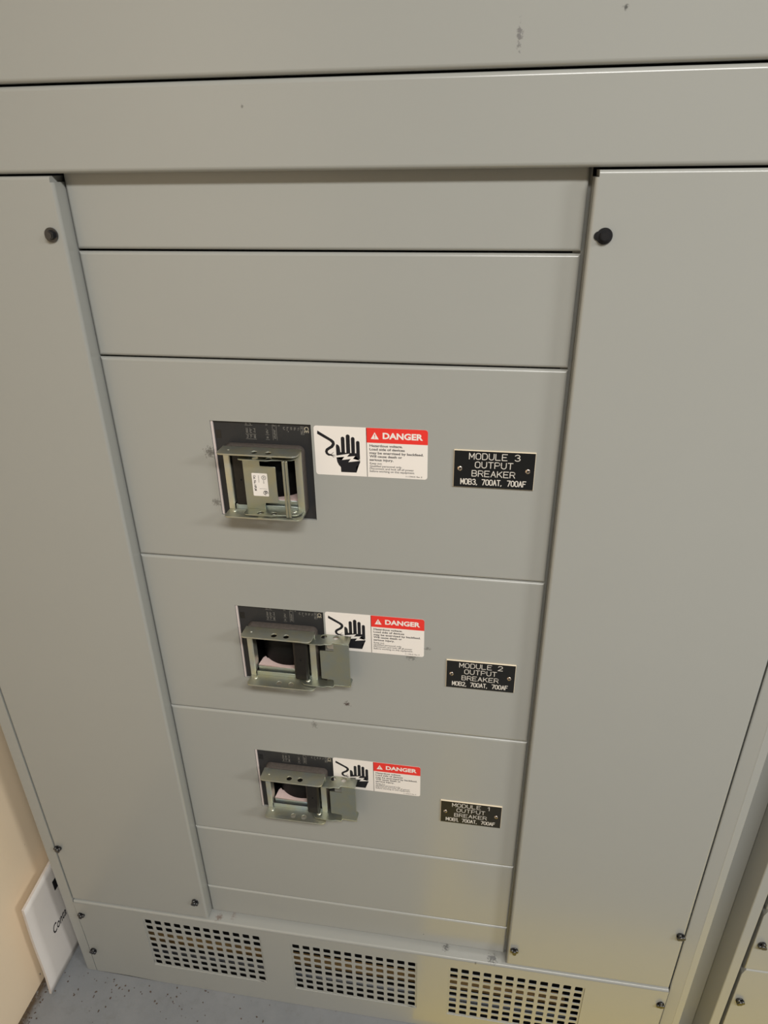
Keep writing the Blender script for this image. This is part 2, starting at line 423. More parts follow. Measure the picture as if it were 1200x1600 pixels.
# what shows through the vents: dark sheets painting in the shade, a copper bar and a grey conduit
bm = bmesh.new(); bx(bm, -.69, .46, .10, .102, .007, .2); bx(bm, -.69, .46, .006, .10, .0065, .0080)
o = bm_obj('base_shade_sheet', bm, M_inside, cab); o['label'] = 'dark sheets standing in for the shade inside the cabinet base'
bm = bmesh.new(); bevel_box(bm, -.66, .285, .052, .068, .044, .058, .001, 2, 'all'); bm_obj('bus_bar', bm, M_copper, cab)
bm = bmesh.new(); cyl(bm, .007, 1.0, (-.15, .036, .040), 'X', 16); bm_obj('conduit', bm, M_greycon, cab)
for x in (-.62, -.27, .02, .265):
    bm = bmesh.new(); bx(bm, x, x + .02, .046, .075, .0082, .044); bm_obj('bar_support', bm, M_inside, cab)

# hexagon washer-head screws of the covers
def screw_mesh(r=.0078, slot=False):
    bm = bmesh.new()
    cyl(bm, r, .0016, (0, -.0008, 0), 'Y', 28)                      # washer flange
    cyl(bm, r * .70, .0052, (0, -.0042, 0), 'Y', 6, r * .66)           # hexagon
    cyl(bm, r * .42, .0010, (0, -.0068, 0), 'Y', 18, r * .55)
    bmesh.ops.bevel(bm, geom=[e for e in bm.edges if len(e.link_faces) == 2 and e.calc_face_angle(0) > .5 and abs(e.verts[0].co.y + e.verts[1].co.y) > .006], offset=.0005, segments=2, affect='EDGES')
    for f in bm.faces: f.smooth = False
    if slot:
        cyl(bm, r * .55, .0012, (-r * .75, -.0002, 0), 'Y', 18)     # the dark end of the slotted hole
    me = bpy.data.meshes.new('screw'); bmesh.ops.recalc_face_normals(bm, faces=bm.faces); bm.to_mesh(me); bm.free(); me.materials.append(M_screw); return me
SM = screw_mesh(); SMS = screw_mesh(slot=True); SML = screw_mesh(r=.0070)
def wing_mesh():
    """black screw head with three lobes, as the lower fixings"""
    bm = bmesh.new(); cyl(bm, .0062, .0016, (0, -.0008, 0), 'Y', 24); cyl(bm, .0036, .0060, (0, -.0045, 0), 'Y', 16)
    for k in range(3):
        a = 2 * pi * k / 3 + .5
        cyl(bm, .0029, .0052, (.0046 * cos(a), -.0034, .0046 * sin(a)), 'Y', 12)
    me = bpy.data.meshes.new('screw'); bmesh.ops.recalc_face_normals(bm, faces=bm.faces); bm.to_mesh(me); bm.free(); me.materials.append(M_screw); return me
WM = wing_mesh()
def screw(parent, x, z, me=WM, y=-.0002, rot=0.0):
    o = bpy.data.objects.new('screw', me); COL.objects.link(o); o.parent = parent
    wp = Vector((0, 0, 0)); p = parent
    while p is not None: wp += p.location; p = p.parent
    o.location = Vector((x, y, z)) - wp; o.rotation_euler = (0, rot, 0)
screw(coverL, -.4185, 1.4653, SM); screw(coverR, .1745, 1.4652, SMS)
screw(coverL, -.6765, .3950); screw(coverL, -.4225, .2925, rot=.9); screw(vp, -.6755, .1955, rot=.3); screw(vp, -.6760, .0765, rot=1.3)
screw(coverR, .1705, .2880, rot=2.0); screw(coverR, .4318, .3928, rot=.6); screw(vp, .4320, .1955, rot=1.0); screw(vp, .4320, .0765, rot=.2)

# ------------------------------------------------------------------ the neighbouring cabinet on the right
nc = thing('switchgear_cabinet', 'second grey cabinet past the narrow gap, only its edge in view at lower right', 'electrical cabinet', (.95, .3, 0))
bm = bmesh.new(); bx(bm, .5219, .534, .0302, .60, .002, 2.15); bx(bm, .534, 1.40, .59, .60, .002, 2.15); bx(bm, 1.388, 1.40, .012, .59, .002, 2.15)
bm_obj('body', bm, M_paint, nc)
bm = bmesh.new(); bx(bm, .535, 1.385, .035, .0365, .01, 2.14); o = bm_obj('gap_shade_sheet', bm, M_dark, nc)  # black sheet painting in the shade behind these covers too
def npost(x0, x1):
    bm = bmesh.new(); bevel_box(bm, x0, x1, 0, .0300, .001, 2.14, .0016, 3, 'front'); bm_obj('corner_post', bm, M_paint, nc)
npost(.5218, .5380); npost(1.384, 1.40)
def ncover(name, z0, z1, cut):
    x0, x1 = .5448, 1.380
    out = [(x0, z0), (x1, z0), (x1, z1)]
    if cut: out += [(x0 + .0045, z1), (x0 + .0025, z1 - .004), (x0 + .0002, z1 - .012), (x0, z1 - .014)]
    else: out += [(x0, z1)]
    bm = bmesh.new(); f = [bm.verts.new((x, 0.002, z)) for x, z in out]; b = [bm.verts.new((x, .0300, z)) for x, z in out]; k = len(out)
    ff = bm.faces.new(f); bm.faces.new(b[::-1])
    for i in range(k): bm.faces.new((f[i], b[i], b[(i + 1) % k], f[(i + 1) % k]))
    bm.normal_update(); es = [e for e in ff.edges if e.calc_length() > .05]
    res = bmesh.ops.bevel(bm, geom=es, offset=.0022, segments=4, profile=.5, affect='EDGES')
    for q in res['faces']: q.smooth = True
    return bm_obj(name, bm, M_paint, nc)
c1 = ncover('kick_panel', .004, .3235, True); c2 = ncover('side_cover', .3260, .4800, True); c3 = ncover('side_cover', .4825, 2.12, False)
screw(c1, .5560, .2365, y=.0018, rot=.4); screw(c2, .5575, .3962, y=.0018, rot=1.2)

# ------------------------------------------------------------------ lettering
def text_mesh(body, x0, x1, zb, cap, y, mt, name='lettering', parent=None, bold=0.0, shear=0.0, rot=False, zref=None):
    """text filling x0..x1 with its baseline at zb and capitals cap high; rot = reading downwards"""
    cu = bpy.data.curves.new('t', 'FONT'); cu.body = body; cu.size = 1; cu.offset = bold; cu.shear = shear; cu.resolution_u = 3
    cu2 = bpy.data.curves.new('t2', 'FONT'); cu2.body = 'H'; cu2.size = 1
    res = []
    for c in (cu, cu2):
        t = bpy.data.objects.new('t', c); COL.objects.link(t)
        dg = bpy.context.evaluated_depsgraph_get(); dg.update()
        res.append(bpy.data.meshes.new_from_object(t.evaluated_get(dg))); bpy.data.objects.remove(t); bpy.data.curves.remove(c)
    me, hm = res; H = max(v.co.y for v in hm.vertices); bpy.data.meshes.remove(hm)
    a = min(v.co.x for v in me.vertices); b = max(v.co.x for v in me.vertices)
    me.materials.clear(); me.materials.append(mt)
    return me, a, b, H

def text_xz(body, x0, x1, zb, cap, y, mt, bold=0.0, shear=0.0):
    me, a, b, H = text_mesh(body, x0, x1, zb, cap, y, mt, bold=bold, shear=shear)
    sx = (x1 - x0) / (b - a); sz = cap / H
    for v in me.vertices: v.co = Vector((x0 + (v.co.x - a) * sx, y, zb + v.co.y * sz))
    return me
def text_down(body, z0, z1, xb, cap, y, mt, bold=0.0):
    """reads from z0 down to z1; baseline at x = xb, capitals extend to xb + cap"""
    me, a, b, H = text_mesh(body, 0, 1, 0, 1, 0, mt, bold=bold)
    s = (z0 - z1) / (b - a); c = cap / H
    for v in me.vertices: v.co = Vector((xb + v.co.y * c, y, z0 - (v.co.x - a) * s))
    return me
LAYER = [0]
def flat_polys(polys, y, mt, tri=True):
    bm = bmesh.new()
    for p in polys:
        LAYER[0] += 1; yy = y - (LAYER[0] % 13) * 4e-6      # overlapping strokes must not share one plane
        f = bm.faces.new([bm.verts.new((x, yy, z)) for x, z in p])
    bmesh.ops.triangulate(bm, faces=bm.faces[:])
    for f in bm.faces:
        f.normal_update()
        if f.normal.y > 0: f.normal_flip()
    me = bpy.data.meshes.new('marks'); bm.to_mesh(me); bm.free(); me.materials.append(mt); return me
def ribbon(pts, widths, y, mt):
    """flat stroke through pts with round ends"""
    polys = []
    for i in range(len(pts) - 1):
        (ax, az), (b_x, bz) = pts[i], pts[i + 1]; dx, dz = b_x - ax, bz - az; l = math.hypot(dx, dz) or 1e-9
        nx, nz = -dz / l, dx / l; wa, wb = widths[i] / 2, widths[i + 1] / 2
        polys.append([(ax + nx * wa, az + nz * wa), (ax - nx * wa, az - nz * wa), (b_x - nx * wb, bz - nz * wb), (b_x + nx * wb, bz + nz * wb)])
    for (x, z), w in zip(pts, widths): polys.append(circ(x, z, w / 2, 10))
    return flat_polys(polys, y, mt)

# single-stroke engraving alphabet on a unit cell
def arc(cx, cy, rx, ry, a0, a1, n=8): return [(cx + rx * cos(R(a0 + (a1 - a0) * i / n)), cy + ry * sin(R(a0 + (a1 - a0) * i / n))) for i in range(n + 1)]
oval = arc(.5, .72, .5, .28, 0, 180) + arc(.5, .28, .5, .28, 180, 360) + [(1, .72)]
G = {
 'M': [[(0, 0), (0, 1), (.5, .3), (1, 1), (1, 0)]], 'O': [oval], '0': [oval], 'D': [[(0, 0), (0, 1), (.5, 1)] + arc(.5, .6, .5, .4, 90, 0) + arc(.5, .4, .5, .4, 0, -90) + [(0, 0)]],
 'U': [[(0, 1), (0, .35)] + arc(.5, .35, .5, .35, 180, 360) + [(1, 1)]], 'L': [[(0, 1), (0, 0), (.95, 0)]], 'E': [[(1, 1), (0, 1), (0, 0), (1, 0)], [(0, .52), (.8, .52)]],
 'T': [[(0, 1), (1, 1)], [(.5, 1), (.5, 0)]], 'P': [[(0, 0), (0, 1), (.65, 1)] + arc(.65, .73, .35, .27, 90, -90) + [(0, .46)]],
 'B': [[(0, 0), (0, 1), (.65, 1)] + arc(.65, .76, .28, .24, 90, -90) + [(0, .52), (.65, .52)] + arc(.65, .26, .35, .26, 90, -90) + [(0, 0)]],
 'R': [[(0, 0), (0, 1), (.65, 1)] + arc(.65, .74, .35, .26, 90, -90) + [(0, .48)], [(.6, .48), (1, 0)]],
 'A': [[(0, 0), (.5, 1), (1, 0)], [(.18, .36), (.82, .36)]], 'K': [[(0, 0), (0, 1)], [(.95, 1), (0, .38)], [(.32, .58), (1, 0)]],
 'F': [[(1, 1), (0, 1), (0, 0)], [(0, .52), (.8, .52)]], '7': [[(0, 1), (1, 1), (.35, 0)]], '1': [[(.0, .78), (.35, 1), (.35, 0)]],
 '3': [[(.05, .86)] + arc(.5, .76, .42, .24, 140, -90) + arc(.5, .26, .5, .26, 90, -150)],
 '2': [arc(.5, .72, .48, .28, 165, -35) + [(0, 0), (1, 0)]], ',': [[(.1, .06), (.0, -.08)]],
}
GW = {'1': .35, ',': .1}
def stroke_word(word, x0, x1, zb, cap, sw, y, mt):
    gap = .36; tot = sum(GW.get(c, 1) for c in word) + gap * (len(word) - 1); s = (x1 - x0 - sw) / tot; x = x0 + sw / 2; mes = []
    for c in word:
        for st in G[c]:
            mes.append(ribbon([(x + px * s, zb + sw / 2 + pz * (cap - sw)) for px, pz in st], [sw] * len(st), y, mt))
        x += (GW.get(c, 1) + gap) * s
    return mes

# ------------------------------------------------------------------ danger labels
mm = .001
def danger_label(X, Z, label):
    """X, Z = top-left corner on the panel"""
    y0 = D - .00012
    t = thing('danger_label', label, 'warning label', (X, y0, Z), 'red and white danger labels beside the breakers')
    w, h = .1405, .0650
    me = poly_plate(rrect(X, X + w, Z - h, Z, .0035), [], .00024, 'XZ', y0); put('backing', me, M_white, t)
    y = D - .00030
    def P(lst): return [(X + a * mm, Z + b * mm) for a, b in lst]
    red = rrect(X + .0658, X + w, Z - .0192, Z, .0035, 6, (0, 0, 1, 0)); me = flat_polys([red], y, M_red); put('red_header', me, M_red, t)
    put('divider', flat_polys([P([(65.2, -.2), (65.9, -.2), (65.9, -64.8), (65.2, -64.8)])], y - .00003, M_blackink), M_blackink, t)
    # hand
    y1 = y
    fing = [(33.6, 38.2, -13, -36), (39.9, 44.8, -9.8, -36), (46.2, 50.8, -12.9, -36), (52.4, 56.8, -17.7, -38)]
    polys = []
    for a, b, top, bot in fing:
        r = (b - a) / 2; c = (a + b) / 2
        polys.append(P([(b, bot)] + [(c + r * cos(R(k)), top - r + r * sin(R(k))) for k in range(0, 181, 20)] + [(a, bot)]))
    polys.append(P([(27.2, -40), (27.0, -26), (27.4, -23.6), (28.6, -23.2), (30.4, -24.4), (31.7, -26.8), (32.4, -33.6), (33.6, -34.4), (38.6, -34), (56.8, -34), (56.8, -46.5), (55.8, -48.2), (52.4, -51.6), (51.8, -53), (51.8, -60.1), (32.3, -60.3), (32.2, -53.6), (29.6, -50.6), (28, -47), (27.3, -43)]))
    put('hand_symbol', flat_polys(polys, y1, M_blackink), M_blackink, t)
    bolt = P([(26.2, -38.6), (43.9, -34.9), (40.4, -39.2), (50.8, -37.9), (47.9, -41.7), (57.3, -41.9), (57.3, -43.8), (41.9, -46.4), (45.2, -41.9), (33.9, -43.9), (37.2, -39.4), (26.2, -40.9)])
    put('bolt_symbol', flat_polys([bolt], y1 - .00005, M_white), M_white, t)
    wire = [(5, -8.1), (21.2, -18.4), (23.6, -20.6), (24.0, -23.2), (22.0, -26.6), (18.6, -28.8), (15.6, -31.0), (14.6, -33.4), (15.2, -35.8), (17.4, -37.6), (20.6, -37.8)]
    ww = [3.9, 3.9, 3.9, 3.8, 3.7, 3.5, 3.5, 3.4, 3.2, 2.8, 2.0]
    m = [flat_polys([P([(4.6, -6.3), (4.2, -10.6), (21.2, -20.4), (22.4, -17.0)])], y1, M_blackink),
         ribbon(P(wire[1:]), [q * mm for q in ww[1:]], y1, M_blackink)]
    for a, b in (((20, -37.8), (26.2, -37.8)), ((20, -37.6), (23.8, -34.0)), ((20, -38), (24.2, -41.2)), ((20, -37.8), (25.4, -39.6))):
        m.append(ribbon(P([a, b]), [.9 * mm, .4 * mm], y1, M_blackink))
    put('wire_symbol', join_meshes('wire', m), M_blackink, t)
    # alert triangle
    tri = P([(70.9, -14.4), (75.8, -5.4), (80.7, -14.4)])
    put('alert_triangle', flat_polys([tri], y - .00005, M_white), M_white, t)
    put('exclamation_mark', join_meshes('ex', [flat_polys([P([(75.2, -8.2), (76.4, -8.2), (76.1, -11.6), (75.5, -11.6)])], y - .0001, M_red), flat_polys([[(X + a, Z + b) for a, b in circ(.0758, -.0128, .0006, 10)]], y - .0001, M_red)]), M_red, t)
    def tx(s, x0, x1, zb, cap, mt=M_blackink, bold=.012, nm='lettering'):
        return text_xz(s, X + x0 * mm, X + x1 * mm, Z + zb * mm, cap * mm, y - .00005, mt, bold)
    put('danger_word', tx('DANGER', 85.6, 134.6, -13.3, 7.3, M_white, .038), M_white, t)
    rows = [('Hazardous voltage.', 69.2, 109.9, -24.4, 3.0, .02), ('Load side of devices', 69.0, 112.5, -29.1, 3.0, .02), ('may be energized by backfeed.', 68.9, 135.4, -33.9, 3.0, .02),
            ('Will cause death or', 68.8, 109.2, -38.4, 3.0, .02), ('serious injury.', 68.8, 98.4, -43.0, 3.0, .02), ('Keep out.', 69, 84.4, -47.6, 2.6, .006), ('Qualified personnel only.', 68.9, 108.9, -51.2, 2.6, .006),
            ('Disconnect and lock off all power', 68.8, 123.8, -54.6, 2.6, .006), ('before working on this equipment.', 68.8, 124.8, -58.1, 2.6, .006), ('11-1394-01 Rev. E', 113.8, 134.1, -62.9, 1.9, .006)]
    put('warning_text', join_meshes('tx', [tx(*r[:5], M_blackink, r[5]) for r in rows]), M_blackink, t)
    return t
danger_label(-.1390, 1.2468, 'danger label with electric hand symbol beside the top breaker, next to MODULE 3 plate')
danger_label(-.1398, .9705, 'danger label with electric hand symbol partly behind the open hasp of the middle breaker')
danger_label(-.1424, .6882, 'danger label with electric hand symbol partly behind the open hasp of the lowest breaker')

# ------------------------------------------------------------------ engraved nameplates
def nameplate(X, Z, n, label):
    w, h, th = .0970, .0490, .0022
    t = thing('nameplate', label, 'nameplate', (X, D, Z), 'engraved black module nameplates')
    bm = bmesh.new(); bevel_box(bm, X, X + w, D - th, D - .0001, Z - h, Z, .0006, 1, 'front')
    o = bm_obj('core', bm, M_plateedge, t); o['label'] = 'cream bevelled edge'
    put('black_face', poly_plate([(X + .0007, Z - h + .0007), (X + w - .0007, Z - h + .0007), (X + w - .0007, Z - .0007), (X + .0007, Z - .0007)], [], .00016, 'XZ', D - th - .00006), M_plate, t)
    y = D - th - .0002; m = []
    def wd(s, x0, x1, zb, cap, sw=.95): m.extend(stroke_word(s, X + x0 * mm, X + x1 * mm, Z + zb * mm, cap * mm, sw * mm, y, M_engr))
    wd('MODULE', 18.2, 63.8, -11.6, 8.7)
    if n == '1': wd('1', 74.2, 77.4, -11.6, 8.7)
    else: wd(n, 71.8, 79.0, -11.6, 8.7)
    wd('OUTPUT', 25.6, 71.1, -22.5, 8.6); wd('BREAKER', 22.2, 74.2, -33.8, 8.4)
    wd('MOB' + n + ',', 8.9, 29.4, -45.0, 8.2, 1.15); wd('700AT,', 34.6, 58.8, -45.0, 8.2, 1.15); wd('700AF', 65.0, 87.9, -45.0, 8.2, 1.15)
    put('engraved_lettering', join_meshes('l', m), M_engr, t)
    for sx in (.0078, .0886):
        bm = bmesh.new(); bmesh.ops.create_uvsphere(bm, u_segments=18, v_segments=10, radius=.0032, matrix=Matrix.Translation((X + sx, D - th - .0002, Z - .0239)) @ Matrix.Diagonal((1, .45, 1, 1)))
        for f in bm.faces: f.smooth = True
        s = bm_obj('screw', bm, M_chrome, t, (X + sx, D - th, Z - .0239))
        bm = bmesh.new(); yy = D - th - .0017
        bx(bm, X + sx - .0015, X + sx + .0015, yy - .0001, yy + .0004, Z - .0239 - .0003, Z - .0239 + .0003); bx(bm, X + sx - .0003, X + sx + .0003, yy - .0001, yy + .0004, Z - .0239 - .0015, Z - .0239 + .0015)
        bm_obj('cross_recess', bm, M_dark, s)
nameplate(.0332, 1.2244, '3', 'black nameplate engraved MODULE 3 OUTPUT BREAKER, highest of the three')
nameplate(.0328, .9062, '2', 'black nameplate engraved MODULE 2 OUTPUT BREAKER, on the middle breaker panel')
nameplate(.0315, .6228, '1', 'black nameplate engraved MODULE 1 OUTPUT BREAKER, lowest of the three')

# ------------------------------------------------------------------ breakers
def breaker(dz, handle_left, label, no):
    zt = WZ + DZ[no]; F = D + .0032
    t = thing('circuit_breaker', label, 'circuit breaker', (-.2, F + .02, zt - WH), 'rotary sized moulded-case breakers')
    t['group'] = 'black moulded breakers in the panel windows'
    cx0, cx1, cz0, cz1 = -.2555, -.1525, 1.1250 + dz, 1.2185 + dz
    # face with the handle opening
    ox = rrect(cx0 + .005, cx1 - .005, cz0 + .005, cz1 - .005, .004)
    me = poly_plate([(WX0 + .0033, zt - WH + .0006), (WX1 - .0006, zt - WH + .0006), (WX1 - .0006, zt - .0006), (WX0 + .0033, zt - .0006)], [ox], .003, 'XZ', F + .0015)
    put('face_plate', me, M_face, t)
    bm = bmesh.new(); bx(bm, WX0 + .0004, WX0 + .0031, D + .0012, .031, zt - WH + .0006, zt - .0006)
    o = bm_obj('side_trim', bm, M_whiteedge, t); o['label'] = 'thin whitish strip along the left side'
    # recessed body
    bm = bmesh.new()
    bx(bm, cx0, cx1, .070, .073, cz0, cz1); bx(bm, cx0, cx0 + .004, F + .003, .07, cz0, cz1); bx(bm, cx1 - .004, cx1, F + .003, .07, cz0, cz1)
    bx(bm, cx0 + .004, cx1 - .004, F + .003, .07, cz0, cz0 + .004); bx(bm, cx0 + .004, cx1 - .004, F + .003, .07, cz1 - .004, cz1)
    bm_obj('housing', bm, M_black, t)
    # dusty raised collar round the opening
    me = poly_plate(rrect(cx0, cx1, cz0, cz1, .008, 6), [rrect(cx0 + .0046, cx1 - .0046, cz0 + .0046, cz1 - .0046, .004, 4)], F - .0085, 'XZ', (F + .0085) / 2, .0008)
    put('collar', me, M_dust, t)
    # drum that carries the handle
    bm = bmesh.new(); cyl(bm, .046, .076, (-.203, .0640, (cz0 + cz1) / 2 + .006), 'Z', 64)
    bm_obj('drum', bm, M_matblack, t)
    # handle
    hx, hy = (-.2458, .0075) if handle_left else (-.1854, -.0010)
    bm = bmesh.new(); bevel_box(bm, hx, hx + .0212, hy, .035, cz0 + .0112, cz1 - .0096, .0035, 3, 'all')
    hd = bm_obj('toggle_handle', bm, M_handle, t)
    bm = bmesh.new(); cyl(bm, .0013, .0006, (hx + .011, hy - .0001, (cz0 + cz1) / 2 + .002), 'Y', 12); bm_obj('dimple', bm, M_dark, hd)
    # pink pad below the drum, with a pointed left horn
    xx0, xx1 = -.2445, -.158
    pts = [(xx0, .0135), (xx1, .0135), (xx1, .040), (-.200, .038), (-.2250, .033), (-.2360, .030), (-.2400, .034), (-.2425, .030)]
    put('pad', poly_plate(pts, [], .0016, 'XY', 1.1455 + dz), M_pad, t)
    # printing on the face: rating lines too small to read, and the mark at the corner
    y = F - .0001; pol = []; rnd = random.Random(7)
    def cells(x0, x1, z0, z1, nx, nz):
        for i in range(nx):
            for j in range(nz):
                a = x0 + (x1 - x0) * i / nx; b = a + (x1 - x0) / nx * .62; c = z0 - (z0 - z1) * j / nz; d = c - (z0 - z1) / nz * (.45 + .4 * rnd.random())
                if rnd.random() < .85: pol.append([(a, d), (b, d), (b, c), (a, c)])
    ox_ = WX0; oz = zt
    def B(a, b, c, d, nx, nz): cells(ox_ + a * mm, ox_ + b * mm, oz + c * mm, oz + d * mm, nx, nz)
    def LN(x, z, w, h): pol.append([(ox_ + x * mm, oz + (z - h) * mm), (ox_ + (x + w) * mm, oz + (z - h) * mm), (ox_ + (x + w) * mm, oz + z * mm), (ox_ + x * mm, oz + z * mm)])
    for k in range(2): B(45 + 4.6 * k, 48 + 4.6 * k, -2, -4.4, 2, 3)
    LN(44, -5.0, 10, .4)
    for k in range(3): B(45.2 + 4.8 * k, 48 + 4.8 * k, -9, -15.5, 2, 5); B(45.2 + 4.8 * k, 48 + 4.8 * k, -17.8, -22.5, 2, 3)
    LN(44, -16.6, 14, .35); LN(44, -23.2, 14, .35)
    B(71, 74, -2, -5, 2, 3); B(71.2, 74, -9, -15.5, 2, 5); B(71.2, 74, -18, -22, 2, 3); LN(70, -16.6, 5, .35); LN(70, -23, 5, .35)
    B(80.5, 83.5, -3, -5.5, 2, 3); B(80.8, 83.5, -9, -22, 2, 9); LN(79.4, -3, .35, 20.5); LN(84.4, -3, .35, 20.5); B(87, 89.5, -3, -5, 2, 2)
    for k in range(5): B(93.5 + 4.6 * k, 96 + 4.6 * k, -5.5, -9.5 - (k == 1) * 3, 2, 4)
    B(116.4, 119.2, -4, -14, 2, 6); LN(115.7, -3.6, .3, 11); LN(119.6, -3.6, .3, 11); LN(115.7, -14.4, 4.2, .3)
    put('rating_print', flat_polys(pol, y, M_marks), M_marks, t)
    me = text_down('CE', zt - .0042, zt - .0122, WX0 + .1206, .0052, y - .0001, M_ce, .01)
    put('certification_mark', me, M_ce, t)
    put('index_window', flat_polys([[(WX0 + .0045, zt - .0240), (WX0 + .0118, zt - .0240), (WX0 + .0118, zt - .0130), (WX0 + .0045, zt - .0130)]], y, M_black), M_black, t)
    return t
LZ = [0, -.2775, -.5595]
breaker(LZ[0], True, 'black moulded breaker behind the closed labelled hasp, highest of the three', 0)
breaker(LZ[1], False, 'black moulded breaker in the middle panel, its handle pushed to the right', 1)
breaker(LZ[2], False, 'black moulded breaker in the lowest window, beside the MODULE 1 danger label', 2)

# ------------------------------------------------------------------ handle locks
def make_lock(dz, label, angle, tag):
    t = thing('handle_lock', label, 'handle lock', (-.204, .005, 1.130 + dz), 'zinc plated handle locks clamped over the breaker handles')
    Z1, Z0 = 1.2185 + dz, 1.1300 + dz
    outl = [(-.2545, .0100), (-.1530, .0100), (-.1530, -.006)] + [(-.1600 + .007 * cos(a), -.0085 + .007 * sin(a)) for a in [-pi / 10 * k for k in range(0, 6)]] + \
           [(-.2495 + .006 * cos(a), -.0095 + .006 * sin(a)) for a in [-pi / 2 - pi / 10 * k for k in range(0, 6)]] + [(-.2550, -.006)]
    holes = [circ(-.2087, -.0062, .0042), circ(-.1908, -.0066, .0042)]
    top = poly_plate(outl, holes, .0020, 'XY', Z1 - .001, .0003); bot = poly_plate(outl, holes, .0020, 'XY', Z0 + .001, .0003)
    put('top_plate', top, M_zplate, t); put('bottom_plate', bot, M_zplate, t)
    bm = bmesh.new(); bevel_box(bm, -.2545, -.2470, .0055, .0078, Z0 + .0021, Z1 - .0021, .0004, 2, 'all'); bevel_box(bm, -.2475, -.2462, .0060, .0200, Z0 + .010, Z1 - .003, .0003, 1, 'all')
    bm_obj('left_strap', bm, M_zinc, t)
    bm = bmesh.new(); bevel_box(bm, -.1622, -.1532, .0062, .0078, Z0 + .0021, Z1 - .0021, .0004, 2, 'all')
    bm_obj('right_strap', bm, M_zinc, t)
    bm = bmesh.new(); bevel_box(bm, -.2460, -.1630, .0080, .0092, Z0 + .0020, Z0 + .0088, .0003, 1, 'all'); bevel_box(bm, -.2440, -.1630, .0122, .0134, Z0 + .0060, Z0 + .0150, .0003, 1, 'all')
    o = bm_obj('lip', bm, M_zincblue, t); o['label'] = 'bluish folded lip'
    for (x, y, z, r) in ((-.2462, .0008, Z0 + .0022, .0034), (-.1665, .0020, Z0 + .0050, .0038), (-.2430, -.002, Z1 - .0002, .0018)):
        bm = bmesh.new(); bmesh.ops.create_uvsphere(bm, u_segments=16, v_segments=8, radius=r, matrix=Matrix.Translation((x, y, z)) @ Matrix.Diagonal((1, 1, .42, 1)))
        for f in bm.faces: f.smooth = True
        bm_obj('rivet', bm, M_zinc, t)
    # swinging hasp, modelled closed about its pivot and turned by angle
    PX, PY = -.1660, .0020
    a = Z0 + .0045; b = Z1 - .0082
    fl = [(-.0635, .0036), (-.0400, .0036), (-.0385, .0082), (-.0300, .0082), (-.0240, .0105), (-.0060, .0100)] + [(.010 * cos(q), .010 * sin(q)) for q in [pi / 2 - pi / 8 * k for k in range(1, 9)]] + \
         [(-.0200, -.0125), (-.0260, -.0148), (-.0590, -.0148), (-.0620, -.0140), (-.0635, -.0120)]
    hl = [circ(-.0425, -.0085, .0042), circ(-.0250, -.0085, .0042)]
    m = [poly_plate(fl, hl, .0015, 'XY', b, .0002), poly_plate(fl, hl, .0015, 'XY', a, .0002)]
    web = [(-.0635, a + .0008), (-.0388, a + .0008), (-.0388, Z0 + .0130), (-.0378, Z0 + .0140), (-.0218, Z0 + .0150), (-.0212, Z0 + .0160), (-.0212, Z1 - .0240), (-.0222, Z1 - .0233), (-.0405, Z1 - .0228), (-.0412, Z1 - .0220), (-.0412, b - .0008), (-.0635, b - .0008)]
    m.append(poly_plate(web, [], .0015, 'XZ', .0028, .0002))
    for x in (-.0070, -.0032):
        bm = bmesh.new(); bevel_box(bm, x, x + .0033, -.0150, -.0132, a - .0008, b + .0008, .0006, 2, 'all'); q = bpy.data.meshes.new('s'); bm.to_mesh(q); bm.free(); m.append(q)
    me = join_meshes('hasp', m)
    hs = bpy.data.objects.new('hasp', me); COL.objects.link(hs); me.materials.append(M_hasp)
    hs.parent = t; hs.location = Vector((PX, PY, 0)) - Vector(t.location) + Vector((0, 0, 0)); hs.rotation_euler = (0, 0, angle)
    hs['label'] = 'hasp swung shut over the handle' if tag else 'hasp swung open to the right'
    if tag:
        def loc(me):   # world -> hasp space
            return me
        base = Vector((PX, PY, 0))
        X0, X1, Za, Zb, yy = -.2190, -.1986, 1.1540, 1.1858, PY + .0018
        def add(nm, me, mt, par):
            o = bpy.data.objects.new(nm, me); COL.objects.link(o); me.transform(Matrix.Translation(-base))
            if not me.materials: me.materials.append(mt)
            o.parent = par; return o
        m = [poly_plate(rrect(X0, X1, Za, Zb, .0012), [], .0002, 'XZ', yy)]
        m[0].materials.append(M_white)
        y = yy - .0002
        ink = [text_down('Cat. No. HPLM', Zb - .0030, Zb - .0245, X0 + .0022, .0028, y, M_blackink, .02),
               ribbon(circ(X1 - .0048, Zb - .0058, .0027, 20) + [circ(X1 - .0048, Zb - .0058, .0027, 20)[0]], [.0005] * 21, y, M_blackink),
               text_down('UL', Zb - .0042, Zb - .0074, X1 - .0058, .0022, y, M_blackink, .02),
               text_down('LISTED', Zb - .0095, Zb - .0140, X1 - .0060, .0012, y, M_blackink, .01),
               text_down('SA', Zb - .0248, Zb - .0290, X1 - .0050, .0026, y, M_blackink, .04)]
        ca = (X1 - .0040, Zb - .0270)
        ink.append(ribbon([(ca[0] + .0028 * cos(q), ca[1] + .0028 * sin(q)) for q in [pi / 10 * k - .3 for k in range(0, 17)]], [.0007] * 17, y, M_blackink))
        ink.append(flat_polys([[(X0 + .0085, Zb - .0040 - k * .0014), (X0 + .0092, Zb - .0040 - k * .0014), (X0 + .0092, Zb - .0032 - k * .0014), (X0 + .0085, Zb - .0032 - k * .0014)] for k in range(7)], y, M_blackink))
        ink.append(flat_polys([[(X0 + .0088, Zb - .0215), (X1 - .002, Zb - .0215), (X1 - .002, Zb - .0212), (X0 + .0088, Zb - .0212)]], y, M_blackink))
        # label: white vinyl with black print, one mesh with two materials
        bm = bmesh.new(); bm.from_mesh(m[0])
